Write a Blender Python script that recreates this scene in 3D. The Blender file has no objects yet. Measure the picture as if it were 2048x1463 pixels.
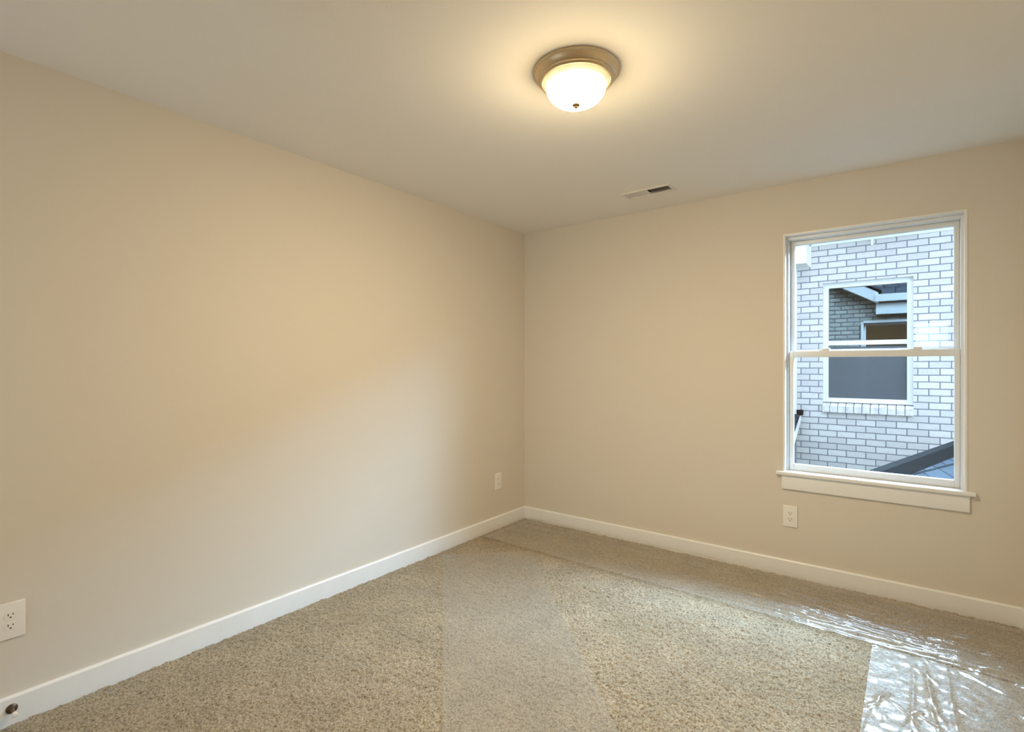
import bpy, bmesh, math, random
import numpy as np
from mathutils import Vector, Matrix

sc = bpy.context.scene
C = sc.collection
R = math.radians

# ------------------------------------------------------------------ camera
FPX, W, H = 1025.74, 2048, 1463
cam_d = bpy.data.cameras.new('camera')
cam = bpy.data.objects.new('camera', cam_d)
C.objects.link(cam)
cam_d.sensor_fit = 'HORIZONTAL'
cam_d.sensor_width = 36.0
cam_d.lens = 36.0 * FPX / W
cam_d.clip_start = 0.02
cam.location = (2.594, -3.588, 1.3034)
cam.rotation_euler = (R(90), R(-0.04), R(37.257))
sc.camera = cam

# ------------------------------------------------------------------ world, exposure
SKY = 3.4
world = bpy.data.worlds.new('world')
sc.world = world
world.use_nodes = True
wn, wl = world.node_tree.nodes, world.node_tree.links
wn.clear()
wo = wn.new('ShaderNodeOutputWorld')
wb = wn.new('ShaderNodeBackground')
tc = wn.new('ShaderNodeTexCoord')
sx = wn.new('ShaderNodeSeparateXYZ')
rp = wn.new('ShaderNodeValToRGB')
rp.color_ramp.elements[0].position = 0.0
rp.color_ramp.elements[0].color = (0.83, 0.91, 1.0, 1)
rp.color_ramp.elements[1].position = 0.9
rp.color_ramp.elements[1].color = (0.62, 0.79, 1.0, 1)
wl.new(tc.outputs['Generated'], sx.inputs[0])
wl.new(sx.outputs['Z'], rp.inputs[0])
wl.new(rp.outputs[0], wb.inputs['Color'])
wb.inputs['Strength'].default_value = SKY
wl.new(wb.outputs[0], wo.inputs[0])

LAMP = 510.0
vs = sc.view_settings
vs.view_transform = 'Standard'
vs.look = 'None'
vs.gamma = 1.0
vs.exposure = 0.05
vs.use_curve_mapping = False
try:
    sc.cycles.use_denoising = True
    sc.cycles.use_light_tree = False
    sc.cycles.max_bounces = 16
    sc.cycles.diffuse_bounces = 8
    sc.cycles.transparent_max_bounces = 24
    sc.cycles.sample_clamp_indirect = 6.0
except Exception:
    pass


def portal():
    """Sampling portal in the window opening: it gives no light itself, it only guides rays to the sky."""
    d = bpy.data.lights.new('window_portal', 'AREA')
    d.shape = 'RECTANGLE'
    d.size, d.size_y = 0.86, 1.48
    d.cycles.is_portal = True
    o = bpy.data.objects.new('window_portal', d)
    C.objects.link(o)
    o.location = (2.4335, 0.26, 1.39)
    o.rotation_euler = (R(-90), 0, 0)


portal()


def skylight(name, x0, x1, radiance):
    """Daylight from the open strip of sky above the gap between the two houses, falling in through the window."""
    d = bpy.data.lights.new(name, 'AREA')
    d.shape = 'RECTANGLE'
    d.size, d.size_y = x1 - x0, 1.7
    d.energy = radiance * (x1 - x0) * 1.7
    d.color = (0.45, 0.71, 0.98)
    o = bpy.data.objects.new(name, d)
    C.objects.link(o)
    o.location = ((x0 + x1) / 2, 3.0, 4.15)
    o.rotation_euler = (R(-78), 0, 0)


skylight('sky_daylight', 4.0, 8.5, 560.0)
skylight('sky_daylight_gap', 1.6, 4.0, 250.0)
skylight('sky_daylight_side', 8.5, 11.0, 400.0)
skylight('sky_daylight_end', 11.0, 14.5, 220.0)

# added fill lamp in the unseen hall beyond the open doorway, cools the room light
HALL = 16.0
hd_ = bpy.data.lights.new('hall_fill', 'AREA')
hd_.shape = 'RECTANGLE'
hd_.size, hd_.size_y = 0.9, 1.7
hd_.energy = HALL
hd_.color = (0.72, 0.88, 1.0)
ho_ = bpy.data.objects.new('hall_fill', hd_)
C.objects.link(ho_)
ho_.location = (0.60, -5.1, 1.15)
ho_.rotation_euler = (R(90), 0, R(-16))

# ------------------------------------------------------------------ materials
def new_mat(name):
    m = bpy.data.materials.new(name)
    m.use_nodes = True
    nt = m.node_tree
    nt.nodes.clear()
    out = nt.nodes.new('ShaderNodeOutputMaterial')
    return m, nt, nt.nodes, nt.links, out


def principled(name, color, rough=0.5, metal=0.0, bump=None, spec=0.5, var=None):
    """bump = (scale, strength, distance); var = (scale, amount) mottles the base colour a little."""
    m, nt, N, L, out = new_mat(name)
    b = N.new('ShaderNodeBsdfPrincipled')
    b.inputs['Base Color'].default_value = (*color, 1)
    b.inputs['Roughness'].default_value = rough
    b.inputs['Metallic'].default_value = metal
    b.inputs['Specular IOR Level'].default_value = spec
    L.new(b.outputs[0], out.inputs[0])
    t = N.new('ShaderNodeTexCoord')
    if bump:
        n = N.new('ShaderNodeTexNoise')
        n.inputs['Scale'].default_value = bump[0]
        n.inputs['Detail'].default_value = 4
        L.new(t.outputs['Object'], n.inputs['Vector'])
        bp = N.new('ShaderNodeBump')
        bp.inputs['Strength'].default_value = bump[1]
        bp.inputs['Distance'].default_value = bump[2]
        L.new(n.outputs['Fac'], bp.inputs['Height'])
        L.new(bp.outputs[0], b.inputs['Normal'])
    if var:
        n2 = N.new('ShaderNodeTexNoise')
        n2.inputs['Scale'].default_value = var[0]
        n2.inputs['Detail'].default_value = 3
        L.new(t.outputs['Object'], n2.inputs['Vector'])
        mx = N.new('ShaderNodeValToRGB')
        a = var[1]
        mx.color_ramp.elements[0].position = 0.3
        mx.color_ramp.elements[1].position = 0.7
        mx.color_ramp.elements[0].color = tuple(c * (1 - a) for c in color) + (1,)
        mx.color_ramp.elements[1].color = tuple(min(1, c * (1 + a)) for c in color) + (1,)
        L.new(n2.outputs['Fac'], mx.inputs[0])
        L.new(mx.outputs[0], b.inputs['Base Color'])
    return m


def schlick(N, L, r0, normal=None):
    """Reflectance of a thin pane, the same from both sides."""
    g = N.new('ShaderNodeNewGeometry')
    d = N.new('ShaderNodeVectorMath'); d.operation = 'DOT_PRODUCT'
    L.new(g.outputs['Incoming'], d.inputs[0])
    L.new(normal if normal is not None else g.outputs['Normal'], d.inputs[1])
    a = N.new('ShaderNodeMath'); a.operation = 'ABSOLUTE'; L.new(d.outputs['Value'], a.inputs[0])
    i = N.new('ShaderNodeMath'); i.operation = 'SUBTRACT'; i.inputs[0].default_value = 1.0; i.use_clamp = True
    L.new(a.outputs[0], i.inputs[1])
    p = N.new('ShaderNodeMath'); p.operation = 'POWER'; p.inputs[1].default_value = 5.0
    L.new(i.outputs[0], p.inputs[0])
    m = N.new('ShaderNodeMath'); m.operation = 'MULTIPLY_ADD'
    m.inputs[1].default_value = 1.0 - r0; m.inputs[2].default_value = r0
    L.new(p.outputs[0], m.inputs[0])
    return m.outputs[0]


def glass_mat(name, tint=(0.96, 0.985, 0.98), r0=0.04, rough=0.0):
    m, nt, N, L, out = new_mat(name)
    tr = N.new('ShaderNodeBsdfTransparent')
    tr.inputs[0].default_value = (*tint, 1)
    gl = N.new('ShaderNodeBsdfAnisotropic')
    gl.inputs['Roughness'].default_value = rough
    gl.inputs['Color'].default_value = (1, 1, 1, 1)
    mx = N.new('ShaderNodeMixShader')
    L.new(schlick(N, L, r0), mx.inputs[0])
    L.new(tr.outputs[0], mx.inputs[1])
    L.new(gl.outputs[0], mx.inputs[2])
    L.new(mx.outputs[0], out.inputs[0])
    return m


def brick_mat(name, c1, c2, mortar, bw=0.2, rh=0.0794, off=(0, 0), speck=(0.42, 0.25, 0.22), ms=0.007):
    m, nt, N, L, out = new_mat(name)
    b = N.new('ShaderNodeBsdfPrincipled')
    b.inputs['Roughness'].default_value = 0.9
    L.new(b.outputs[0], out.inputs[0])
    t = N.new('ShaderNodeTexCoord')
    s = N.new('ShaderNodeSeparateXYZ')
    L.new(t.outputs['Object'], s.inputs[0])
    # walls whose face looks along x use y for the run of the course
    cb = N.new('ShaderNodeCombineXYZ')
    ad = N.new('ShaderNodeMath'); ad.operation = 'ADD'
    L.new(s.outputs['X'], ad.inputs[0]); L.new(s.outputs['Y'], ad.inputs[1])
    ax = N.new('ShaderNodeMath'); ax.operation = 'ADD'; ax.inputs[1].default_value = off[0]
    L.new(ad.outputs[0], ax.inputs[0])
    az = N.new('ShaderNodeMath'); az.operation = 'ADD'; az.inputs[1].default_value = off[1]
    L.new(s.outputs['Z'], az.inputs[0])
    # slightly wavy joints
    wv = N.new('ShaderNodeTexNoise'); wv.inputs['Scale'].default_value = 9; wv.inputs['Detail'].default_value = 2
    L.new(t.outputs['Object'], wv.inputs['Vector'])
    wm = N.new('ShaderNodeMath'); wm.operation = 'MULTIPLY_ADD'
    wm.inputs[1].default_value = 0.010
    L.new(wv.outputs['Fac'], wm.inputs[0]); L.new(az.outputs[0], wm.inputs[2])
    L.new(ax.outputs[0], cb.inputs['X']); L.new(wm.outputs[0], cb.inputs['Y'])
    br = N.new('ShaderNodeTexBrick')
    br.offset = 0.5
    br.inputs['Scale'].default_value = 1.0
    br.inputs['Brick Width'].default_value = bw
    br.inputs['Row Height'].default_value = rh
    br.inputs['Mortar Size'].default_value = ms
    br.inputs['Mortar Smooth'].default_value = 0.25
    br.inputs['Color1'].default_value = (*c1, 1)
    br.inputs['Color2'].default_value = (*c2, 1)
    br.inputs['Mortar'].default_value = (*mortar, 1)
    L.new(cb.outputs[0], br.inputs['Vector'])
    n = N.new('ShaderNodeTexNoise'); n.inputs['Scale'].default_value = 26; n.inputs['Detail'].default_value = 6
    n.inputs['Roughness'].default_value = 0.7
    L.new(t.outputs['Object'], n.inputs['Vector'])
    cr = N.new('ShaderNodeValToRGB')
    cr.color_ramp.elements[0].position = 0.56; cr.color_ramp.elements[0].color = (0, 0, 0, 1)
    cr.color_ramp.elements[1].position = 0.78; cr.color_ramp.elements[1].color = (0.75, 0.75, 0.75, 1)
    L.new(n.outputs['Fac'], cr.inputs[0])
    mx = N.new('ShaderNodeMixRGB')
    mx.inputs[2].default_value = (*speck, 1)
    L.new(cr.outputs[0], mx.inputs[0]); L.new(br.outputs['Color'], mx.inputs[1])
    L.new(mx.outputs[0], b.inputs['Base Color'])
    iv = N.new('ShaderNodeMath'); iv.operation = 'SUBTRACT'; iv.inputs[0].default_value = 1.0
    L.new(br.outputs['Fac'], iv.inputs[1])
    a2 = N.new('ShaderNodeMath'); a2.operation = 'MULTIPLY_ADD'; a2.inputs[1].default_value = 0.25
    L.new(n.outputs['Fac'], a2.inputs[0]); L.new(iv.outputs[0], a2.inputs[2])
    bp = N.new('ShaderNodeBump'); bp.inputs['Strength'].default_value = 0.5; bp.inputs['Distance'].default_value = 0.008
    L.new(a2.outputs[0], bp.inputs['Height']); L.new(bp.outputs[0], b.inputs['Normal'])
    return m


def shingle_mat(name):
    m, nt, N, L, out = new_mat(name)
    b = N.new('ShaderNodeBsdfPrincipled'); b.inputs['Roughness'].default_value = 0.95
    b.inputs['Specular IOR Level'].default_value = 0.08
    L.new(b.outputs[0], out.inputs[0])
    t = N.new('ShaderNodeTexCoord')
    br = N.new('ShaderNodeTexBrick'); br.offset = 0.37; br.squash = 0.7; br.squash_frequency = 3
    br.inputs['Scale'].default_value = 1
    br.inputs['Brick Width'].default_value = 0.30
    br.inputs['Row Height'].default_value = 0.14
    br.inputs['Mortar Size'].default_value = 0.010
    br.inputs['Mortar Smooth'].default_value = 0.6
    br.inputs['Color1'].default_value = (0.058, 0.070, 0.086, 1)
    br.inputs['Color2'].default_value = (0.038, 0.046, 0.058, 1)
    br.inputs['Mortar'].default_value = (0.015, 0.016, 0.018, 1)
    L.new(t.outputs['Object'], br.inputs['Vector'])
    n = N.new('ShaderNodeTexNoise'); n.inputs['Scale'].default_value = 60; n.inputs['Detail'].default_value = 3
    L.new(t.outputs['Object'], n.inputs['Vector'])
    mx = N.new('ShaderNodeMixRGB'); mx.blend_type = 'MULTIPLY'; mx.inputs[0].default_value = 0.5
    L.new(br.outputs['Color'], mx.inputs[1]); L.new(n.outputs['Fac'], mx.inputs[2])
    L.new(mx.outputs[0], b.inputs['Base Color'])
    bp = N.new('ShaderNodeBump'); bp.inputs['Distance'].default_value = 0.01; bp.invert = True
    L.new(br.outputs['Fac'], bp.inputs['Height']); L.new(bp.outputs[0], b.inputs['Normal'])
    return m


def carpet_mat():
    m, nt, N, L, out = new_mat('carpet')
    b = N.new('ShaderNodeBsdfPrincipled')
    b.inputs['Roughness'].default_value = 1.0
    b.inputs['Specular IOR Level'].default_value = 0.1
    b.inputs['Sheen Weight'].default_value = 0.25
    b.inputs['Sheen Roughness'].default_value = 0.6
    b.inputs['Sheen Tint'].default_value = (0.88, 0.88, 0.87, 1)
    L.new(b.outputs[0], out.inputs[0])
    t = N.new('ShaderNodeTexCoord')
    n = N.new('ShaderNodeTexNoise'); n.inputs['Scale'].default_value = 130; n.inputs['Detail'].default_value = 3
    n.inputs['Roughness'].default_value = 0.7
    L.new(t.outputs['Object'], n.inputs['Vector'])
    cr = N.new('ShaderNodeValToRGB')
    e = cr.color_ramp.elements
    e[0].position = 0.34; e[0].color = (0.115, 0.086, 0.048, 1)
    e[1].position = 0.64; e[1].color = (0.49, 0.40, 0.27, 1)
    L.new(n.outputs['Fac'], cr.inputs[0])
    n2 = N.new('ShaderNodeTexNoise'); n2.inputs['Scale'].default_value = 5; n2.inputs['Detail'].default_value = 3
    L.new(t.outputs['Object'], n2.inputs['Vector'])
    mr = N.new('ShaderNodeMapRange')
    mr.inputs['From Min'].default_value = 0.3; mr.inputs['From Max'].default_value = 0.7
    mr.inputs['To Min'].default_value = 0.88; mr.inputs['To Max'].default_value = 1.10
    L.new(n2.outputs['Fac'], mr.inputs[0])
    mx = N.new('ShaderNodeMixRGB'); mx.blend_type = 'MULTIPLY'; mx.inputs[0].default_value = 1.0
    L.new(cr.outputs[0], mx.inputs[1]); L.new(mr.outputs[0], mx.inputs[2])
    L.new(mx.outputs[0], b.inputs['Base Color'])
    n3 = N.new('ShaderNodeTexNoise'); n3.inputs['Scale'].default_value = 260; n3.inputs['Detail'].default_value = 2
    L.new(t.outputs['Object'], n3.inputs['Vector'])
    bp = N.new('ShaderNodeBump'); bp.inputs['Strength'].default_value = 0.9; bp.inputs['Distance'].default_value = 0.005
    L.new(n3.outputs['Fac'], bp.inputs['Height']); L.new(bp.outputs[0], b.inputs['Normal'])
    return m


def film_mat():
    m, nt, N, L, out = new_mat('clear_film')
    tr = N.new('ShaderNodeBsdfTransparent'); tr.inputs[0].default_value = (0.985, 0.985, 0.985, 1)
    df = N.new('ShaderNodeBsdfDiffuse'); df.inputs[0].default_value = (0.90, 0.88, 0.84, 1)
    gl = N.new('ShaderNodeBsdfAnisotropic'); gl.inputs['Roughness'].default_value = 0.08
    g2 = N.new('ShaderNodeBsdfAnisotropic'); g2.inputs['Roughness'].default_value = 0.36
    gm = N.new('ShaderNodeMixShader'); gm.inputs[0].default_value = 0.4
    L.new(gl.outputs[0], gm.inputs[1]); L.new(g2.outputs[0], gm.inputs[2])
    m1 = N.new('ShaderNodeMixShader'); m1.inputs[0].default_value = 0.09
    L.new(tr.outputs[0], m1.inputs[1]); L.new(df.outputs[0], m1.inputs[2])
    t = N.new('ShaderNodeTexCoord')
    n = N.new('ShaderNodeTexNoise'); n.inputs['Scale'].default_value = 70; n.inputs['Detail'].default_value = 3
    L.new(t.outputs['Object'], n.inputs['Vector'])
    bp = N.new('ShaderNodeBump'); bp.inputs['Strength'].default_value = 0.2; bp.inputs['Distance'].default_value = 0.004
    L.new(n.outputs['Fac'], bp.inputs['Height'])
    L.new(bp.outputs[0], gl.inputs['Normal']); L.new(bp.outputs[0], g2.inputs['Normal'])
    m2 = N.new('ShaderNodeMixShader')
    L.new(schlick(N, L, 0.11, bp.outputs[0]), m2.inputs[0]); L.new(m1.outputs[0], m2.inputs[1]); L.new(gm.outputs[0], m2.inputs[2])
    L.new(m2.outputs[0], out.inputs[0])
    return m


def dome_mat():
    """Alabaster glass lit from inside by two bulbs: hottest in front of the bulbs, yellower towards the rim."""
    m, nt, N, L, out = new_mat('lit_alabaster_glass')
    t = N.new('ShaderNodeTexCoord')
    sp = N.new('ShaderNodeSeparateXYZ')
    L.new(t.outputs['Object'], sp.inputs[0])
    n = N.new('ShaderNodeTexNoise'); n.inputs['Scale'].default_value = 14; n.inputs['Detail'].default_value = 3
    L.new(t.outputs['Object'], n.inputs['Vector'])
    st = N.new('ShaderNodeMath'); st.operation = 'MULTIPLY_ADD'; st.inputs[1].default_value = 0.012
    L.new(n.outputs['Fac'], st.inputs[0]); L.new(sp.outputs['Z'], st.inputs[2])
    mr = N.new('ShaderNodeMapRange')
    mr.inputs['From Min'].default_value = -0.035; mr.inputs['From Max'].default_value = -0.125
    L.new(st.outputs[0], mr.inputs[0])
    cr = N.new('ShaderNodeValToRGB')
    e = cr.color_ramp.elements
    w = 1.0 / LAMP
    e[0].position = 0.0; e[0].color = (0.75 * w, 0.62 * w, 0.25 * w, 1)
    e[1].position = 0.9; e[1].color = (1.0, 0.82, 0.54, 1)
    k = e.new(0.17); k.color = (1.5 * w, 1.3 * w, 0.75 * w, 1)
    k = e.new(0.34); k.color = (14 * w, 10.6 * w, 5.6 * w, 1)
    k = e.new(0.55); k.color = (0.15, 0.112, 0.060, 1)
    L.new(mr.outputs[0], cr.inputs[0])
    # shade of rod and finial put into the emission: the very bottom is dimmer
    cx = N.new('ShaderNodeCombineXYZ')
    L.new(sp.outputs['X'], cx.inputs['X']); L.new(sp.outputs['Y'], cx.inputs['Y'])
    ln = N.new('ShaderNodeVectorMath'); ln.operation = 'LENGTH'; L.new(cx.outputs[0], ln.inputs[0])
    mc = N.new('ShaderNodeMapRange'); mc.interpolation_type = 'SMOOTHSTEP'
    mc.inputs['From Min'].default_value = 0.012; mc.inputs['From Max'].default_value = 0.05
    mc.inputs['To Min'].default_value = 0.012 * LAMP; mc.inputs['To Max'].default_value = LAMP
    L.new(ln.outputs['Value'], mc.inputs[0])
    em = N.new('ShaderNodeEmission')
    L.new(mc.outputs[0], em.inputs['Strength'])
    L.new(cr.outputs[0], em.inputs['Color'])
    L.new(em.outputs[0], out.inputs[0])
    return m


M = {}
M['wall'] = principled('wall_paint', (0.67, 0.62, 0.545), 0.62, bump=(230, 0.12, 0.002), spec=0.35)
M['ceiling'] = principled('ceiling_paint', (0.81, 0.795, 0.765), 0.85, bump=(180, 0.15, 0.002), spec=0.2)
M['trim'] = principled('white_trim_paint', (0.81, 0.82, 0.82), 0.35, var=(14, 0.015))
M['vinyl'] = principled('white_vinyl', (0.75, 0.775, 0.79), 0.35, var=(20, 0.01))
M['plate'] = principled('white_plastic', (0.82, 0.79, 0.75), 0.3)
M['slot'] = principled('slot_dark', (0.03, 0.025, 0.02), 0.6)
M['nickel'] = principled('antique_nickel', (0.66, 0.53, 0.35), 0.38, metal=0.85, var=(9, 0.10))
M['finial'] = principled('dark_antique_brass', (0.020, 0.013, 0.005), 0.9, spec=0.02)
M['bronze'] = principled('dark_bronze', (0.10, 0.075, 0.05), 0.35, metal=0.6)
M['rubber'] = principled('white_rubber', (0.75, 0.73, 0.69), 0.6)
M['vent'] = principled('white_enamel', (0.74, 0.72, 0.68), 0.4)
M['duct'] = principled('dark_duct', (0.03, 0.032, 0.03), 0.7)
M['carpet'] = carpet_mat()
M['film'] = film_mat()
M['dome'] = dome_mat()
M['glass'] = glass_mat('window_glass', (0.97, 0.99, 0.99), 0.035)
M['nglass'] = glass_mat('coated_window_glass', (0.55, 0.62, 0.62), 0.14)
M['label'] = None
M['brick'] = brick_mat('whitewashed_brick', (0.72, 0.69, 0.69), (0.58, 0.555, 0.56), (0.20, 0.205, 0.25))
M['ebrick'] = brick_mat('house_brick', (0.36, 0.34, 0.30), (0.22, 0.21, 0.19), (0.08, 0.08, 0.08), speck=(0.1, 0.08, 0.06), ms=0.011)
M['row'] = principled('sill_brick', (0.74, 0.71, 0.72), 0.9, bump=(40, 0.5, 0.004), var=(18, 0.22))
M['mortar'] = principled('mortar', (0.32, 0.31, 0.35), 0.95)
M['extwhite'] = principled('exterior_white', (0.86, 0.86, 0.86), 0.5)
M['shingle'] = shingle_mat('grey_shingle')
M['darkmetal'] = principled('dark_flashing', (0.008, 0.009, 0.010), 0.8, spec=0.05)
M['siding'] = principled('grey_siding', (0.25, 0.28, 0.32), 0.8)
M['lawn'] = principled('lawn', (0.10, 0.14, 0.06), 1.0, var=(3, 0.3))
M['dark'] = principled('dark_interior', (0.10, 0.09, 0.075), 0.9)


def screen_mat():
    m, nt, N, L, out = new_mat('insect_screen')
    tr = N.new('ShaderNodeBsdfTransparent')
    df = N.new('ShaderNodeBsdfDiffuse'); df.inputs[0].default_value = (0.16, 0.18, 0.21, 1)
    mx = N.new('ShaderNodeMixShader'); mx.inputs[0].default_value = 0.55
    L.new(tr.outputs[0], mx.inputs[1]); L.new(df.outputs[0], mx.inputs[2]); L.new(mx.outputs[0], out.inputs[0])
    return m


def label_mat():
    m, nt, N, L, out = new_mat('clear_sticker')
    tr = N.new('ShaderNodeBsdfTransparent'); tr.inputs[0].default_value = (0.97, 0.98, 0.96, 1)
    df = N.new('ShaderNodeBsdfTranslucent'); df.inputs[0].default_value = (0.9, 0.95, 0.9, 1)
    mx = N.new('ShaderNodeMixShader'); mx.inputs[0].default_value = 0.05
    L.new(tr.outputs[0], mx.inputs[1]); L.new(df.outputs[0], mx.inputs[2]); L.new(mx.outputs[0], out.inputs[0])
    return m


M['screen'] = screen_mat()
M['label'] = label_mat()


# ------------------------------------------------------------------ helpers
def box(bm, x0, x1, y0, y1, z0, z1, bev=0.0, seg=2):
    g = bmesh.ops.create_cube(bm, size=1.0)
    vs_ = g['verts']
    for v in vs_:
        v.co = Vector(((x0 + x1) / 2 + v.co.x * (x1 - x0), (y0 + y1) / 2 + v.co.y * (y1 - y0), (z0 + z1) / 2 + v.co.z * (z1 - z0)))
    if bev:
        es = list({e for v in vs_ for e in v.link_edges})
        bmesh.ops.bevel(bm, geom=es, offset=bev, segments=seg, affect='EDGES', profile=0.6)


def lathe(bm, prof, seg=64, axis='Z', origin=(0, 0, 0)):
    """prof: list of (radius, height)."""
    rings = []
    o = Vector(origin)
    for r, h in prof:
        ring = []
        n = 1 if r < 1e-6 else seg
        for i in range(n):
            a = 2 * math.pi * i / seg
            p = Vector((r * math.cos(a), r * math.sin(a), h))
            if axis == 'X':
                p = Vector((p.z, p.x, p.y))
            ring.append(bm.verts.new(o + p))
        rings.append(ring)
    for a, b in zip(rings, rings[1:]):
        for i in range(seg):
            j = (i + 1) % seg
            vs_ = [a[i % len(a)], a[j % len(a)], b[j % len(b)], b[i % len(b)]]
            u = []
            for v in vs_:
                if v not in u:
                    u.append(v)
            if len(u) >= 3:
                try:
                    bm.faces.new(u)
                except ValueError:
                    pass


def prism(bm, pts, axis, lo, hi):
    """extrude a 2-D outline along axis ('x': pts are (y,z); 'y': (x,z); 'z': (x,y))."""
    def co(p, t):
        return {'x': (t, p[0], p[1]), 'y': (p[0], t, p[1]), 'z': (p[0], p[1], t)}[axis]
    a = [bm.verts.new(co(p, lo)) for p in pts]
    b = [bm.verts.new(co(p, hi)) for p in pts]
    n = len(pts)
    bm.faces.new(a); bm.faces.new(b[::-1])
    for i in range(n):
        bm.faces.new([a[i], b[i], b[(i + 1) % n], a[(i + 1) % n]])


def obj(name, bm, mat, parent=None, smooth=False):
    bmesh.ops.recalc_face_normals(bm, faces=bm.faces[:])
    me = bpy.data.meshes.new(name)
    bm.to_mesh(me); bm.free()
    me.materials.append(mat)
    o = bpy.data.objects.new(name, me)
    C.objects.link(o)
    if parent:
        o.parent = parent
    if smooth:
        for p in me.polygons:
            p.use_smooth = True
        try:
            me.set_sharp_from_angle(angle=R(38))
        except Exception:
            pass
    return o


def boxes(name, lst, mat, parent=None, bev=0.0):
    bm = bmesh.new()
    for b in lst:
        box(bm, *b, bev=bev)
    return obj(name, bm, mat, parent, smooth=bev > 0)


def struct(o):
    o['kind'] = 'structure'
    return o


def thing(name, label, cat, loc=(0, 0, 0), rot=(0, 0, 0), group=None):
    o = bpy.data.objects.new(name, None)
    o.empty_display_size = 0.05
    C.objects.link(o)
    o.location = loc; o.rotation_euler = rot
    o['label'] = label; o['category'] = cat
    if group:
        o['group'] = group
    return o


def tag(o, label, cat, group=None):
    o['label'] = label; o['category'] = cat
    if group:
        o['group'] = group
    return o


# ------------------------------------------------------------------ room shell
RX, RY, RH = 3.085, -4.10, 2.44        # right wall, wall behind the camera, ceiling height
OX0, OX1, OZ0, OZ1 = 2.0, 2.867, 0.63, 2.128   # window opening
T = 0.14


def wall_with_hole(name, x0, x1, y0, y1, z0, z1, hx0, hx1, hz0, hz1, mat):
    return boxes(name, [
        (x0, hx0, y0, y1, z0, z1), (hx1, x1, y0, y1, z0, z1),
        (hx0, hx1, y0, y1, z0, hz0), (hx0, hx1, y0, y1, hz1, z1)], mat)


struct(boxes('wall_left', [(-T, 0, RY - T, T, -0.2, RH + 0.25)], M['wall']))
struct(boxes('wall_right', [(RX, RX + T, RY - T, T, -0.2, RH + 0.25)], M['wall']))
struct(boxes('wall_front', [(0, 0.14, RY - T, RY, -0.2, RH + 0.25), (0.96, RX, RY - T, RY, -0.2, RH + 0.25),
                            (0.14, 0.96, RY - T, RY, 2.06, RH + 0.25), (0.14, 0.96, RY - T, RY, -0.2, 0.0)], M['wall']))
struct(boxes('wall_hall', [(-0.6, -0.5, -5.6, RY - T, -0.2, RH + 0.2), (1.7, 1.8, -5.6, RY - T, -0.2, RH + 0.2),
                           (-0.6, 1.8, -5.7, -5.6, -0.2, RH + 0.2)], M['wall']))
struct(boxes('ceiling_hall', [(-0.6, 1.8, -5.7, RY - T, RH, RH + 0.1)], M['wall']))
struct(boxes('floor_hall', [(-0.6, 1.8, -5.7, RY - T, -0.2, 0.0)], M['wall']))
struct(boxes('trim_1', [(0.07, 0.14, RY, RY + 0.016, 0, 2.13), (0.96, 1.03, RY, RY + 0.016, 0, 2.13), (0.14, 0.96, RY, RY + 0.016, 2.06, 2.13)], M['trim'], bev=0.003))
struct(wall_with_hole('wall_back', 0, RX, 0, T, -0.2, RH + 0.25, OX0, OX1, OZ0, OZ1, M['wall']))

# ceiling with the opening of the air register
VX0, VX1, VY0, VY1 = 1.128, 1.422, -0.437, -0.337
struct(boxes('ceiling', [
    (0, VX0, RY, 0, RH, RH + 0.12), (VX1, RX, RY, 0, RH, RH + 0.12),
    (VX0, VX1, RY, VY0, RH, RH + 0.12), (VX0, VX1, VY1, 0, RH, RH + 0.12)], M['ceiling']))


# baseboards: square profile with a small eased top edge
def baseboard(name, runs, h=0.0987, t=0.014):
    bm = bmesh.new()
    for ax, lo, hi, sgn, base in runs:
        pts = [(base, -0.015), (base + sgn * t, -0.015), (base + sgn * t, h - 0.007), (base + sgn * (t - 0.003), h - 0.002),
               (base + sgn * (t - 0.007), h), (base, h)]
        prism(bm, pts, ax, lo, hi)
    return struct(obj(name, bm, M['trim']))


# the left run has a butt joint with a hairline gap
baseboard('baseboard_left', [('y', RY, -2.486, 1, 0.0), ('y', -2.486, -0.0, 1, 0.0006)])
baseboard('baseboard_back', [('x', 0.014, RX - 0.014, -1, 0.0)])
baseboard('baseboard_right', [('y', RY, -0.0, -1, RX)])
baseboard('baseboard_front', [('x', 1.03, RX - 0.014, 1, RY)])


# ------------------------------------------------------------------ carpet (the floor itself)
def blur(a, k):
    for _ in range(k):
        a = (a + np.roll(a, 1, 0) + np.roll(a, -1, 0)) / 3
        a = (a + np.roll(a, 1, 1) + np.roll(a, -1, 1)) / 3
    return a


def norm(a):
    return (a - a.mean()) / a.std()


def grid_mesh(name, X, Y, Z, mat, smooth=True):
    ny, nx = X.shape
    me = bpy.data.meshes.new(name)
    co = np.stack([X, Y, Z], -1).reshape(-1, 3).astype(np.float32)
    idx = np.arange(nx * ny).reshape(ny, nx)
    f = np.stack([idx[:-1, :-1], idx[:-1, 1:], idx[1:, 1:], idx[1:, :-1]], -1).reshape(-1)
    me.vertices.add(len(co)); me.vertices.foreach_set('co', co.ravel())
    me.loops.add(len(f)); me.loops.foreach_set('vertex_index', f.astype(np.int32))
    n = len(f) // 4
    me.polygons.add(n)
    me.polygons.foreach_set('loop_start', np.arange(0, n * 4, 4, dtype=np.int32))
    me.polygons.foreach_set('use_smooth', np.full(n, smooth))
    me.update(calc_edges=True)
    me.materials.append(mat)
    o = bpy.data.objects.new(name, me)
    C.objects.link(o)
    return o


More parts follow.
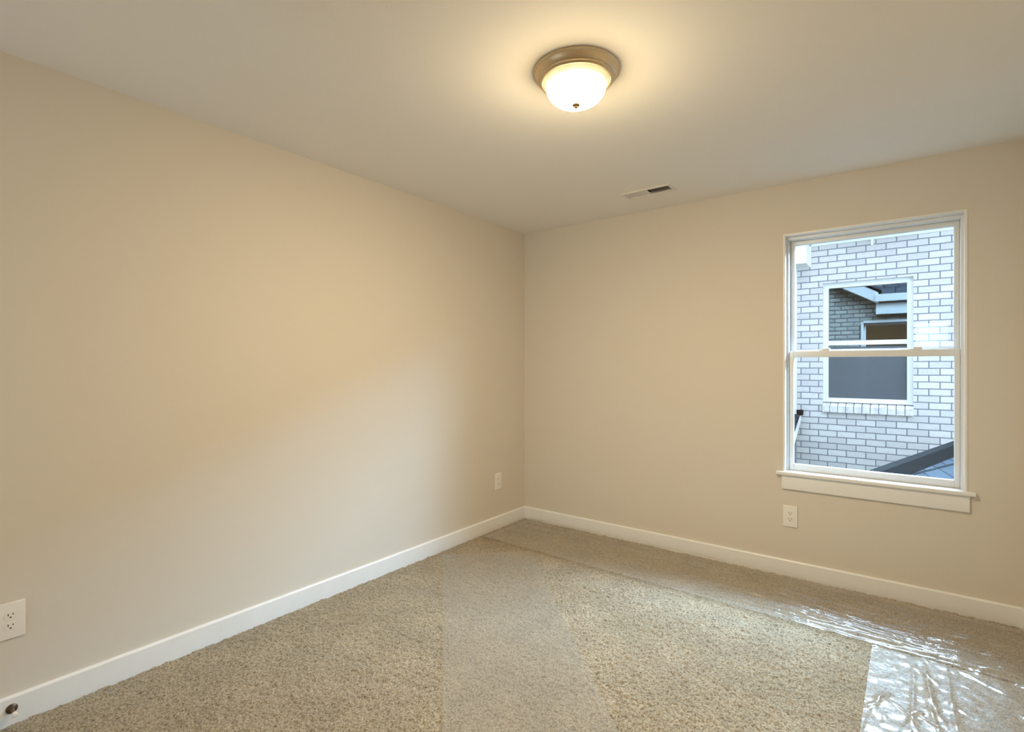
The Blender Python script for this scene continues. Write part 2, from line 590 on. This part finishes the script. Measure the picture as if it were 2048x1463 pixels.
rng = np.random.default_rng(7)
STEP = 0.005
xs = np.arange(0.002, RX, STEP)
ys = np.arange(RY + 0.002, 0.0, STEP)
X, Y = np.meshgrid(xs, ys)
n1 = norm(blur(rng.standard_normal(X.shape), 1))
n2 = norm(blur(rng.standard_normal(X.shape), 12))
Z = 0.006 + 0.0022 * np.clip(n1, -2.2, 2.2) + 0.0010 * np.clip(n2, -2, 2)
dw = np.minimum(np.minimum(X, RX - X), np.minimum(-Y, Y - RY)) - 0.014
Z = Z - 0.015 * np.exp(-(np.maximum(dw, 0) / 0.013) ** 2) * (1 + 0.25 * np.clip(n1, -2, 2))
Z = np.maximum(Z, -0.014)
Xj = X + 0.0014 * norm(blur(rng.standard_normal(X.shape), 1))
Yj = Y + 0.0014 * norm(blur(rng.standard_normal(X.shape), 1))
Xj = np.clip(Xj, 0.001, RX - 0.001); Yj = np.clip(Yj, RY + 0.001, -0.001)
floor = struct(grid_mesh('floor', Xj, Yj, Z, M['carpet']))
struct(boxes('floor_slab', [(0, RX, RY, 0, -0.2, -0.016)], M['dark']))

# ------------------------------------------------------------------ clear protective film, three strips
FILM_Z = 0.0155


def ridge(S, Tt, s0, s1, t0, bend, w, h, ph):
    """one crease running along s between s0 and s1."""
    u = np.clip((S - s0) / (s1 - s0), 0, 1)
    env = np.where((S > s0) & (S < s1), np.sin(np.pi * u) ** 0.6, 0)
    c = t0 + bend * np.sin(2.2 * u + ph)
    d = (Tt - c) / w
    return h * env * np.exp(-np.abs(d) ** 1.5)


def film(name, label, origin, ang, length, width, builder, lift=0.0, step=0.0045):
    s = np.arange(0, length + step / 2, step)
    t = np.arange(0, width + step / 2, step)
    S, Tt = np.meshgrid(s, t)
    r = np.random.default_rng(abs(int(ang * 100)) + 3)
    Hh = 0.00022 * norm(blur(r.standard_normal(S.shape), 2)) + 0.0011 * norm(blur(r.standard_normal(S.shape), 14))
    Hh = Hh - Hh.min() * 0 + builder(S, Tt, r)
    Hh = np.maximum(Hh, -0.002)
    ca, sa = math.cos(ang), math.sin(ang)
    Xw = S * ca - Tt * sa
    Yw = S * sa + Tt * ca
    o = grid_mesh(name, Xw, Yw, Hh, M['film'])
    o.location = (origin[0], origin[1], FILM_Z + lift)
    o.parent = None
    tag(o, label, 'plastic film', 'clear protective films on the carpet')
    return o


def creases_diag(S, Tt, r):
    h = np.zeros_like(S)
    for _ in range(7):
        s0 = r.uniform(0.1, 1.6)
        h += ridge(S, Tt, s0, s0 + r.uniform(0.4, 1.0), r.uniform(0.03, 0.58), r.uniform(-.03, .03), r.uniform(0.004, 0.009), r.uniform(0.0012, 0.003), r.uniform(0, 3))
    return h


def creases_back(S, Tt, r):
    h = np.zeros_like(S)
    for _ in range(40):
        s0 = r.uniform(-0.1, 2.5)
        h += ridge(S, Tt, s0, s0 + r.uniform(0.4, 1.5), r.uniform(0.02, 0.59), r.uniform(-.035, .035), r.uniform(0.008, 0.018), r.uniform(0.007, 0.017), r.uniform(0, 3))
    for t0, s0, s1, hh in ((0.09, 1.75, 2.75, 0.012), (0.15, 1.85, 2.7, 0.012), (0.03, 2.1, 3.0, 0.012), (0.40, 1.65, 2.05, 0.012)):
        h += ridge(S, Tt, s0, s1, t0, 0.02, 0.008, hh, 0.6)
    # lots of small puckers near the right end of the strip
    for _ in range(210):
        s0 = r.uniform(2.0, 2.95)
        h += ridge(S, Tt, s0, s0 + r.uniform(0.05, 0.16), r.uniform(0.0, 0.34), r.uniform(-.015, .015), r.uniform(0.004, 0.007), r.uniform(0.002, 0.0055), r.uniform(0, 3))
    return 0.024 * np.tanh(h / 0.024)


def creases_right(S, Tt, r):
    h = np.zeros_like(S)
    for _ in range(40):
        s0 = r.uniform(-0.2, 2.8)
        c = r.uniform(-0.25, 0.25)
        h += ridge(S, Tt + c * (S - s0), s0, s0 + r.uniform(0.2, 0.9), r.uniform(0.0, 0.57), r.uniform(-.03, .03), r.uniform(0.005, 0.012), r.uniform(0.002, 0.008), r.uniform(0, 3))
    for _ in range(70):
        s0 = r.uniform(-0.1, 1.6)
        c = r.uniform(-1.4, 1.4)
        h += ridge(S, Tt + c * (S - s0), s0, s0 + r.uniform(0.04, 0.13), r.uniform(0.0, 0.57), r.uniform(-.02, .02), r.uniform(0.006, 0.012), r.uniform(0.002, 0.006), r.uniform(0, 3))
    return np.minimum(h, 0.018)


# diagonal strip from the left corner towards the camera (s runs away from the corner)
film('protective_film', 'clear plastic film strip laid diagonally over the carpet, cut end near the left wall',
     (0.100, -1.091), R(-45), 3.3, 0.61, creases_diag)
# strip along the back wall under the window
film('protective_film', 'clear plastic film strip with long wrinkles along the baseboard under the window',
     (0.085, -0.640), R(-1.0), 2.97, 0.60, creases_back, lift=0.004)
# strip along the right wall
film('protective_film', 'crumpled shiny plastic film strip in front of the window, nearest the right edge',
     (2.485, -0.708), R(-90.6), 3.2, 0.565, creases_right, lift=0.008)

# ------------------------------------------------------------------ window_1
win = bpy.data.objects.new('window_1', None); C.objects.link(win)
win.location = (2.4335, 0, 0.64)
struct(win)
WB = Vector((2.4335, 0, 0.64))


def wpart(name, lst, mat, bev=0.0, parent=win):
    o = boxes(name, lst, mat, None, bev)
    o.data.transform(Matrix.Translation(-WB))
    o.parent = parent
    return o


lt = 0.012
wpart('jamb_liner', [
    (OX0, OX0 + lt, -0.004, 0.075, 0.645, OZ1), (OX1 - lt, OX1, -0.004, 0.075, 0.645, OZ1),
    (OX0 + lt, OX1 - lt, -0.004, 0.075, OZ1 - lt, OZ1)], M['trim'], 0.0015)
ix0, ix1 = OX0 + lt, OX1 - lt
# vinyl master frame
wpart('window_frame', [
    (OX0, ix0 + 0.012, 0.045, 0.155, 0.645, OZ1), (ix1 - 0.012, OX1, 0.045, 0.155, 0.645, OZ1),
    (ix0 + 0.012, ix1 - 0.012, 0.045, 0.155, OZ1 - lt - 0.018, OZ1), (ix0 + 0.012, ix1 - 0.012, 0.063, 0.155, 0.630, 0.650)], M['vinyl'], 0.002)
gx0, gx1 = 2.050, 2.819
# white moulding round the outside of the opening
wpart('exterior_moulding', [
    (OX0 - 0.022, OX0 + 0.018, 0.241, 0.262, 0.612, OZ1 + 0.005), (OX1 - 0.018, OX1 + 0.022, 0.241, 0.262, 0.612, OZ1 + 0.005),
    (OX0 + 0.018, OX1 - 0.018, 0.241, 0.262, OZ1 - 0.020, OZ1 + 0.022)], M['extwhite'], 0.003)


def sash(name, y0, y1, z0, z1, gz0, gz1):
    s = wpart(name, [
        (ix0 + 0.013, gx0, y0, y1, z0, z1), (gx1, ix1 - 0.013, y0, y1, z0, z1),
        (gx0, gx1, y0, y1, gz1, z1), (gx0, gx1, y0, y1, z0, gz0)], M['vinyl'], 0.0025)
    g = wpart('pane', [(gx0 - 0.004, gx1 + 0.004, (y0 + y1) / 2 - 0.002, (y0 + y1) / 2 + 0.002, gz0 - 0.004, gz1 + 0.004)], M['glass'])
    g.parent = s
    return s


up = sash('upper_sash', 0.100, 0.130, 1.372, 2.098, 1.407, 2.070)
lo = sash('lower_sash', 0.060, 0.092, 0.650, 1.398, 0.688, 1.359)
for lx in (2.215, 2.655):
    k = bmesh.new()
    box(k, lx - 0.028, lx + 0.028, 0.066, 0.098, 1.398, 1.405, 0.002)
    box(k, lx - 0.012, lx + 0.030, 0.070, 0.088, 1.405, 1.414, 0.003)
    o = obj('sash_lock', k, M['vinyl'], None, True)
    o.data.transform(Matrix.Translation(-WB)); o.parent = lo
st = wpart('sticker', [(2.655, 2.795, 0.1115, 0.1125, 1.412, 1.545)], M['label'])
st.parent = up
st['label'] = 'clear rectangular sticker on the glass'

# stool and apron
wpart('window_stool', [(1.964, 2.899, -0.030, 0.0, 0.628, 0.648), (OX0 + 0.001, OX1 - 0.001, 0.0, 0.062, 0.628, 0.648)], M['trim'], 0.004)
wpart('window_apron', [(1.995, 2.876, -0.014, 0.0, 0.540, 0.628)], M['trim'], 0.002)


# ------------------------------------------------------------------ outlets
def outlet():
    """local: x right, z up, y out of the wall towards the room is -y."""
    t = thing('wall_outlet', '', 'outlet', group='white duplex wall outlets')
    bm = bmesh.new()
    box(bm, -0.0405, 0.0405, -0.0065, 0.0, -0.0665, 0.0665, 0.0035, 3)
    obj('cover_plate', bm, M['plate'], t, True)
    for s in (1, -1):
        zc = 0.0195 * s
        bm = bmesh.new()
        # rounded receptacle face, flat at top and bottom
        pts = []
        for i in range(40):
            a = 2 * math.pi * i / 40
            pts.append((0.0172 * math.cos(a), max(-0.0135, min(0.0135, 0.0172 * math.sin(a))) + zc))
        prism(bm, pts, 'y', -0.0085, -0.006)
        r = obj('receptacle', bm, M['plate'], t)
        bm = bmesh.new()
        box(bm, -0.0078, -0.0052, -0.0088, -0.0080, zc + 0.000, zc + 0.0085)
        box(bm, 0.0052, 0.0075, -0.0088, -0.0080, zc + 0.001, zc + 0.0080)
        lathe_pts = [(0.0028 * math.cos(a), zc - 0.0062 + 0.0028 * math.sin(a)) for a in [2 * math.pi * i / 12 for i in range(12)]]
        prism(bm, lathe_pts, 'y', -0.0088, -0.0080)
        obj('slots', bm, M['slot'], r)
    bm = bmesh.new()
    prism(bm, [(0.0028 * math.cos(a), 0.0028 * math.sin(a)) for a in [2 * math.pi * i / 12 for i in range(12)]], 'y', -0.0078, -0.006)
    obj('screw', bm, M['plate'], t)
    return t


def copy_tree(o, parent=None):
    c = o.copy(); C.objects.link(c)
    if parent:
        c.parent = parent
    for ch in [x for x in o.children]:
        copy_tree(ch, c)
    return c


o1 = outlet()
o2, o3 = copy_tree(o1), copy_tree(o1)
o1.location = (2.041, 0, 0.371)
o1['label'] = 'white duplex outlet on the back wall below the window apron'
o2.location = (0, -0.3655, 0.3755); o2.rotation_euler = (0, 0, R(90))
o2['label'] = 'white duplex outlet near the corner on the long left wall'
o3.location = (0, -3.206, 0.3735); o3.rotation_euler = (0, 0, R(90))
o3['label'] = 'white duplex outlet above the door stop, nearest the viewer'

# ------------------------------------------------------------------ door stop on the left baseboard
ds = thing('door_stop', 'small dark metal door stop with white tip on the left baseboard', 'door stop', (0.014, -3.204, 0.056))
bm = bmesh.new()
lathe(bm, [(0, 0), (0.0165, 0), (0.0165, 0.003), (0.013, 0.006), (0.006, 0.009), (0.0048, 0.014), (0, 0.014)], 28, 'X')
obj('flange', bm, M['bronze'], ds, True)
bm = bmesh.new()
prof = [(0, 0.012)]
for i in range(33):                       # coiled spring rod
    prof.append((0.0050 + 0.0011 * (i % 2), 0.012 + i * 0.0011))
prof.append((0, 0.049))
lathe(bm, prof, 20, 'X')
obj('spring', bm, M['bronze'], ds, True)
bm = bmesh.new()
lathe(bm, [(0, 0.046), (0.0075, 0.046), (0.0085, 0.050), (0.0085, 0.060), (0.006, 0.064), (0, 0.065)], 24, 'X')
obj('rubber_tip', bm, M['rubber'], ds, True)

# ------------------------------------------------------------------ ceiling light
cl = thing('ceiling_light', 'round flush ceiling lamp with antique metal rim and glowing glass dome', 'ceiling light', (1.59, -1.86, RH))
bm = bmesh.new()
lathe(bm, [(r_, h_ * 0.8) for r_, h_ in (
    (0.150, 0.0), (0.165, -0.0005), (0.1662, -0.004), (0.1655, -0.009), (0.162, -0.0115), (0.1585, -0.013),
    (0.1565, -0.020), (0.152, -0.030), (0.1465, -0.036), (0.1445, -0.0375), (0.1455, -0.041), (0.1435, -0.0445),
    (0.139, -0.046), (0.1375, -0.0475), (0.1385, -0.051), (0.1365, -0.0545), (0.133, -0.0555), (0.131, -0.054), (0.1305, -0.047), (0.128, -0.01))], 96)
obj('metal_rim', bm, M['nickel'], cl, True)
bm = bmesh.new()
prof = [(0.130, -0.039), (0.1295, -0.0435), (0.1265, -0.0465), (0.1205, -0.0480), (0.1185, -0.0460), (0.1178, -0.0460)]
for i in range(1, 15):
    a = i / 15 * math.pi / 2
    prof.append((0.1175 * math.cos(a) ** 0.68, -0.047 - 0.080 * math.sin(a)))
prof.append((0, -0.127))
lathe(bm, prof, 96)
obj('glass_dome', bm, M['dome'], cl, True)
bm = bmesh.new()
lathe(bm, [(0, -0.1255), (0.0125, -0.1262), (0.0145, -0.1285), (0.0130, -0.132), (0.0085, -0.134), (0.0080, -0.137), (0.005, -0.1405), (0, -0.1415)], 32)
obj('finial', bm, M['finial'], cl, True)

# ------------------------------------------------------------------ ceiling register
vt = thing('air_vent', 'white rectangular air vent in the ceiling with one dark open half', 'vent', (1.275, -0.387, RH))
bm = bmesh.new()
fx, fy = 0.1635, 0.0675
ox, oy = 0.147, 0.050
for (x0, x1, y0, y1) in ((-fx, -ox, -fy, fy), (ox, fx, -fy, fy), (-ox, ox, -fy, -oy), (-ox, ox, oy, fy)):
    box(bm, x0, x1, y0, y1, -0.006, 0.0)
box(bm, -0.004, 0.004, -oy, oy, -0.005, 0.002)
obj('frame', bm, M['vent'], vt)
for side in (-1, 1):
    bm = bmesh.new()
    n = 15
    for i in range(n):
        xc = side * (0.010 + (i + 0.5) * (0.135 / n))
        tilt = R(52) * (-1)
        dx, dz = 0.0068 * math.sin(tilt) * side, 0.0068 * math.cos(tilt)
        a, b = (xc - dx, -0.0005 - dz + 0.004), (xc + dx, -0.0005 + dz + 0.004)
        nx_, nz_ = 0.0005, 0.0003
        pts = [(a[0] - nx_, a[1] - nz_), (a[0] + nx_, a[1] - nz_), (b[0] + nx_, b[1] + nz_), (b[0] - nx_, b[1] + nz_)]
        prism(bm, pts, 'y', -oy, oy)
    obj('louvers', bm, M['vent'], vt)
boxes('duct', [(-ox, ox, -oy, oy, 0.10, 0.105)], M['duct'], vt)
boxes('duct_liner', [(-ox, -ox + 0.001, -oy, oy, 0.012, 0.10), (ox - 0.001, ox, -oy, oy, 0.012, 0.10),
                     (-ox, ox, -oy, -oy + 0.001, 0.012, 0.10), (-ox, ox, oy - 0.001, oy, 0.012, 0.10)], M['duct'], vt)

# ------------------------------------------------------------------ outside: own facade (seen mirrored in the neighbour's glass)
struct(wall_with_hole('wall_exterior', -4.0, 6.5, T + 0.002, 0.24, -3.4, 2.95, OX0, OX1, OZ0 - 0.02, OZ1, M['ebrick']))
eave = bpy.data.objects.new('roof_eave', None); C.objects.link(eave); struct(eave)
eave.location = (2.2, 0.24, 2.3)
EB = Vector((2.2, 0.24, 2.3))


def epart(name, bm, mat):
    o = obj(name, bm, mat)
    o.data.transform(Matrix.Translation(-EB))
    o.parent = eave
    return o


bm = bmesh.new(); box(bm, 2.214, 6.4, 0.241, 0.42, 2.253, 2.45); epart('return_box', bm, M['extwhite'])
bm = bmesh.new(); box(bm, 2.20, 6.4, 0.40, 0.54, 2.47, 2.60, 0.01); epart('gutter', bm, M['extwhite'])
bm = bmesh.new()
prism(bm, [(2.25, 2.44), (-2.0, 4.95), (-2.0, 5.15), (2.25, 2.64)], 'y', 0.24, 0.52); epart('rake_board', bm, M['extwhite'])
bm = bmesh.new()
prism(bm, [(0.50, 2.60), (-2.6, 4.4), (-2.6, 4.46), (0.50, 2.66)], 'x', 2.3, 6.4); epart('roof_slope', bm, M['shingle'])
bm = bmesh.new()
prism(bm, [(2.3, 2.66), (-2.0, 5.15), (-2.0, 5.2), (2.3, 2.71)], 'y', -3.0, 0.56); epart('gable_roof', bm, M['shingle'])
bm = bmesh.new()
prism(bm, [(-4.0, 2.95), (1.40, 2.95), (-2.0, 4.95), (-4.0, 4.95)], 'y', 0.15, 0.24); epart('gable_wall', bm, M['ebrick'])

# lower hip roof of this house, just below the window
lr = thing('lower_roof', 'blue-grey shingled roof with dark hip edge, below the window outside', 'roof', (2.401, 0.8, 0.463))


def plane_z(x, y):
    return 0.463 - 0.55 * (x - 2.401) + 0.21 * (y - 0.8)


H0 = Vector((2.227, 0.26)); H3 = Vector((3.27, 3.5))
pts = [(H0.x, H0.y), (H3.x, H3.y), (4.6, 3.5), (4.6, 0.26)]
cdir = Vector((0.358, 0.934, 0)).normalized()
nrm = Vector((0.55, -0.21, 1)).normalized()
udir = nrm.cross(cdir).normalized()
Mloc = Matrix((cdir, udir, nrm)).transposed().to_4x4()
bm = bmesh.new()
top = [Vector((p[0], p[1], plane_z(*p))) for p in pts]
inv = Mloc.inverted()
LB = Vector((2.401, 0.8, 0.463))
tv = [bm.verts.new(inv @ (v - LB)) for v in top]
bv = [bm.verts.new(inv @ (v - LB) - Vector((0, 0, 0.05))) for v in top]
bm.faces.new(tv); bm.faces.new(bv[::-1])
for i in range(4):
    bm.faces.new([tv[i], bv[i], bv[(i + 1) % 4], tv[(i + 1) % 4]])
so = obj('shingle_slope', bm, M['shingle'], lr)
so.matrix_local = Mloc
bm = bmesh.new()
hd = Vector((H3.x - H0.x, H3.y - H0.y, 0)); perp = Vector((-hd.y, hd.x, 0)).normalized() * 0.035
vv = []
for P in (H0, H3):
    b = Vector((P.x, P.y, plane_z(P.x, P.y))) - LB
    vv.append([bm.verts.new(b + perp * k + Vector((0, 0, z))) for k, z in ((-1, -0.06), (1, -0.06), (1, 0.085), (-1, 0.085))])
bm.faces.new(vv[0]); bm.faces.new(vv[1][::-1])
for i in range(4):
    bm.faces.new([vv[0][i], vv[1][i], vv[1][(i + 1) % 4], vv[0][(i + 1) % 4]])
obj('hip_cap', bm, M['darkmetal'], lr)

# ------------------------------------------------------------------ the neighbour's house
NY = 4.05
nh = thing('neighbor_house', 'whitewashed brick house close outside the window with its own white window', 'house', (2.24, NY, -3.4))
NB = Vector((2.24, NY, -3.4))


def npart(name, bm, mat, parent=nh, smooth=False):
    o = obj(name, bm, mat, None, smooth)
    o.data.transform(Matrix.Translation(-NB))
    o.parent = parent
    return o


nx0, nx1, nz0, nz1 = 1.783, 2.700, 0.735, 2.362
bm = bmesh.new()
for b in ((1.49, nx0, NY, NY + 0.12, -3.4, 3.2), (nx1, 8.0, NY, NY + 0.12, -3.4, 3.2),
          (nx0, nx1, NY, NY + 0.12, -3.4, nz0), (nx0, nx1, NY, NY + 0.12, nz1, 3.2)):
    box(bm, *b)
box(bm, 1.49, 1.61, NY + 0.12, 8.0, -3.4, 3.2)
npart('brick_wall', bm, M['brick'])
bm = bmesh.new(); box(bm, -5.0, 1.48, 6.2, 6.4, -3.4, 3.2); npart('recessed_wall', bm, M['siding'])
# frieze, soffit and gutter along the top
bm = bmesh.new(); box(bm, 1.655, 8.0, NY - 0.03, NY, 2.845, 3.05); box(bm, 1.655, 8.0, NY - 0.045, NY, 2.875, 2.89); npart('frieze_board', bm, M['extwhite'])
bm = bmesh.new(); box(bm, 1.0, 8.0, NY - 0.40, NY, 3.05, 3.07); npart('soffit', bm, M['extwhite'])
bm = bmesh.new(); box(bm, 1.0, 8.0, NY - 0.52, NY - 0.40, 3.04, 3.17, 0.01); npart('gutter', bm, M['extwhite'])
bm = bmesh.new()
prism(bm, [(NY - 0.45, 3.17), (NY + 4.5, 5.6), (NY + 4.5, 5.66), (NY - 0.45, 3.23)], 'x', 1.0, 8.0); npart('roof', bm, M['shingle'])
# boxed eave return with a thin trim along its edge
bm = bmesh.new(); box(bm, 1.36, 1.640, NY - 0.32, NY + 0.02, 2.59, 3.05, 0.004)
npart('eave_return', bm, M['extwhite'])
bm = bmesh.new(); box(bm, 1.64, 1.655, NY - 0.03, NY, 2.585, 2.85); npart('return_trim', bm, M['extwhite'])
bm = bmesh.new(); box(bm, 2.29, 2.315, NY - 0.03, NY, 2.775, 2.85, 0.002); npart('frieze_block', bm, M['extwhite'])
# downspout with elbow at the corner
bm = bmesh.new()
box(bm, 1.452, 1.497, NY - 0.05, NY - 0.005, 0.75, 2.60, 0.006)
prism(bm, [(1.452, 0.76), (1.497, 0.76), (1.500, 0.66), (1.430, 0.62), (1.425, 0.66)], 'y', NY - 0.06, NY - 0.01)
npart('downspout', bm, M['extwhite'], smooth=True)
bm = bmesh.new()
lathe(bm, [(0, 0), (0.035, 0.0), (0.04, 0.02), (0.04, 0.07), (0, 0.07)], 20, 'Z', (1.535, NY - 0.05, 0.665))
npart('drain_boot', bm, M['darkmetal'], smooth=True)
# small lower roof left of the corner with gutter and fascia
bm = bmesh.new()
prism(bm, [(NY - 0.06, 0.64), (NY - 0.06, 0.68), (NY - 0.75, 0.40), (NY - 0.75, 0.36)], 'x', 0.3, 1.535)
npart('porch_roof', bm, M['shingle'])
bm = bmesh.new()
box(bm, 0.3, 1.50, NY - 0.86, NY - 0.74, 0.26, 0.37, 0.008)
npart('porch_gutter', bm, M['extwhite'])
bm = bmesh.new()
prism(bm, [(NY, 0.69), (NY, 0.60), (NY - 0.74, 0.25), (NY - 0.74, 0.36)], 'x', 1.525, 1.545)
npart('porch_fascia', bm, M['extwhite'])

# its window
nw = bpy.data.objects.new('window', None); C.objects.link(nw); nw.parent = nh
fy0, fy1 = NY + 0.075, NY + 0.14
k = 7.72 / 7.638


def wx(x):
    return 2.594 + (x - 2.594) * k


def wz(z):
    return 1.303 + (z - 1.303) * k


bm = bmesh.new()
fb = 0.845
box(bm, nx0, wx(1.850), fy0 - 0.02, fy1, fb, nz1); box(bm, wx(2.640), nx1, fy0 - 0.02, fy1, fb, nz1)
box(bm, wx(1.850), wx(2.640), fy0 - 0.02, fy1, wz(2.290), nz1); box(bm, wx(1.850), wx(2.640), fy0 - 0.02, fy1, fb, wz(0.880))
npart('window_frame', bm, M['extwhite'], nw)
bm = bmesh.new()
box(bm, wx(1.850), wx(2.640), fy0 - 0.005, fy1 - 0.01, wz(1.568), wz(1.622))
npart('meeting_rail', bm, M['extwhite'], nw)
bm = bmesh.new()
box(bm, wx(1.850), wx(2.640), fy0 + 0.0, fy1 - 0.01, wz(0.880), wz(0.905))
npart('bottom_rail', bm, M['extwhite'], nw)
for nm, z0, z1 in (('upper_pane', wz(1.615), wz(2.295)), ('lower_pane', wz(0.89), wz(1.575))):
    bm = bmesh.new(); box(bm, wx(1.845), wx(2.645), fy0 + 0.020, fy0 + 0.024, z0, z1); npart(nm, bm, M['nglass'], nw)
bm = bmesh.new(); box(bm, wx(1.850), wx(2.640), fy0 + 0.008, fy0 + 0.009, wz(0.90), wz(1.548)); npart('insect_screen', bm, M['screen'], nw)
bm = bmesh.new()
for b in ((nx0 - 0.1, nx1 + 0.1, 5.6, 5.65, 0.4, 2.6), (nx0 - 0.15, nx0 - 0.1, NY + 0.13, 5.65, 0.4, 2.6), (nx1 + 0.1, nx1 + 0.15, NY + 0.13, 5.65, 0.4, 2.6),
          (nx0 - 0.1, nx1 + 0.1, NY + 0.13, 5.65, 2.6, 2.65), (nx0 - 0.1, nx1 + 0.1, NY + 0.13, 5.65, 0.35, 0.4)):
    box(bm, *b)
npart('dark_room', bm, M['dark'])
# rowlock sill: one course of bricks on edge, sloping out
bm = bmesh.new()
nb = 11
wd = (2.706 - 1.780) / nb
for i in range(nb):
    x0 = 1.780 + i * wd
    prism(bm, [(NY - 0.035, 0.722), (NY - 0.035, 0.800), (NY + 0.08, 0.838), (NY + 0.08, 0.722)], 'x', x0 + 0.005, x0 + wd - 0.005)
npart('sill_bricks', bm, M['row'])
bm = bmesh.new()
prism(bm, [(NY - 0.028, 0.722), (NY - 0.028, 0.794), (NY + 0.08, 0.830), (NY + 0.08, 0.722)], 'x', 1.785, 2.70)
npart('sill_mortar', bm, M['mortar'])

# ------------------------------------------------------------------ ground outside
struct(boxes('ground', [(-30, 30, 0.3, 40, -3.5, -3.4)], M['lawn']))
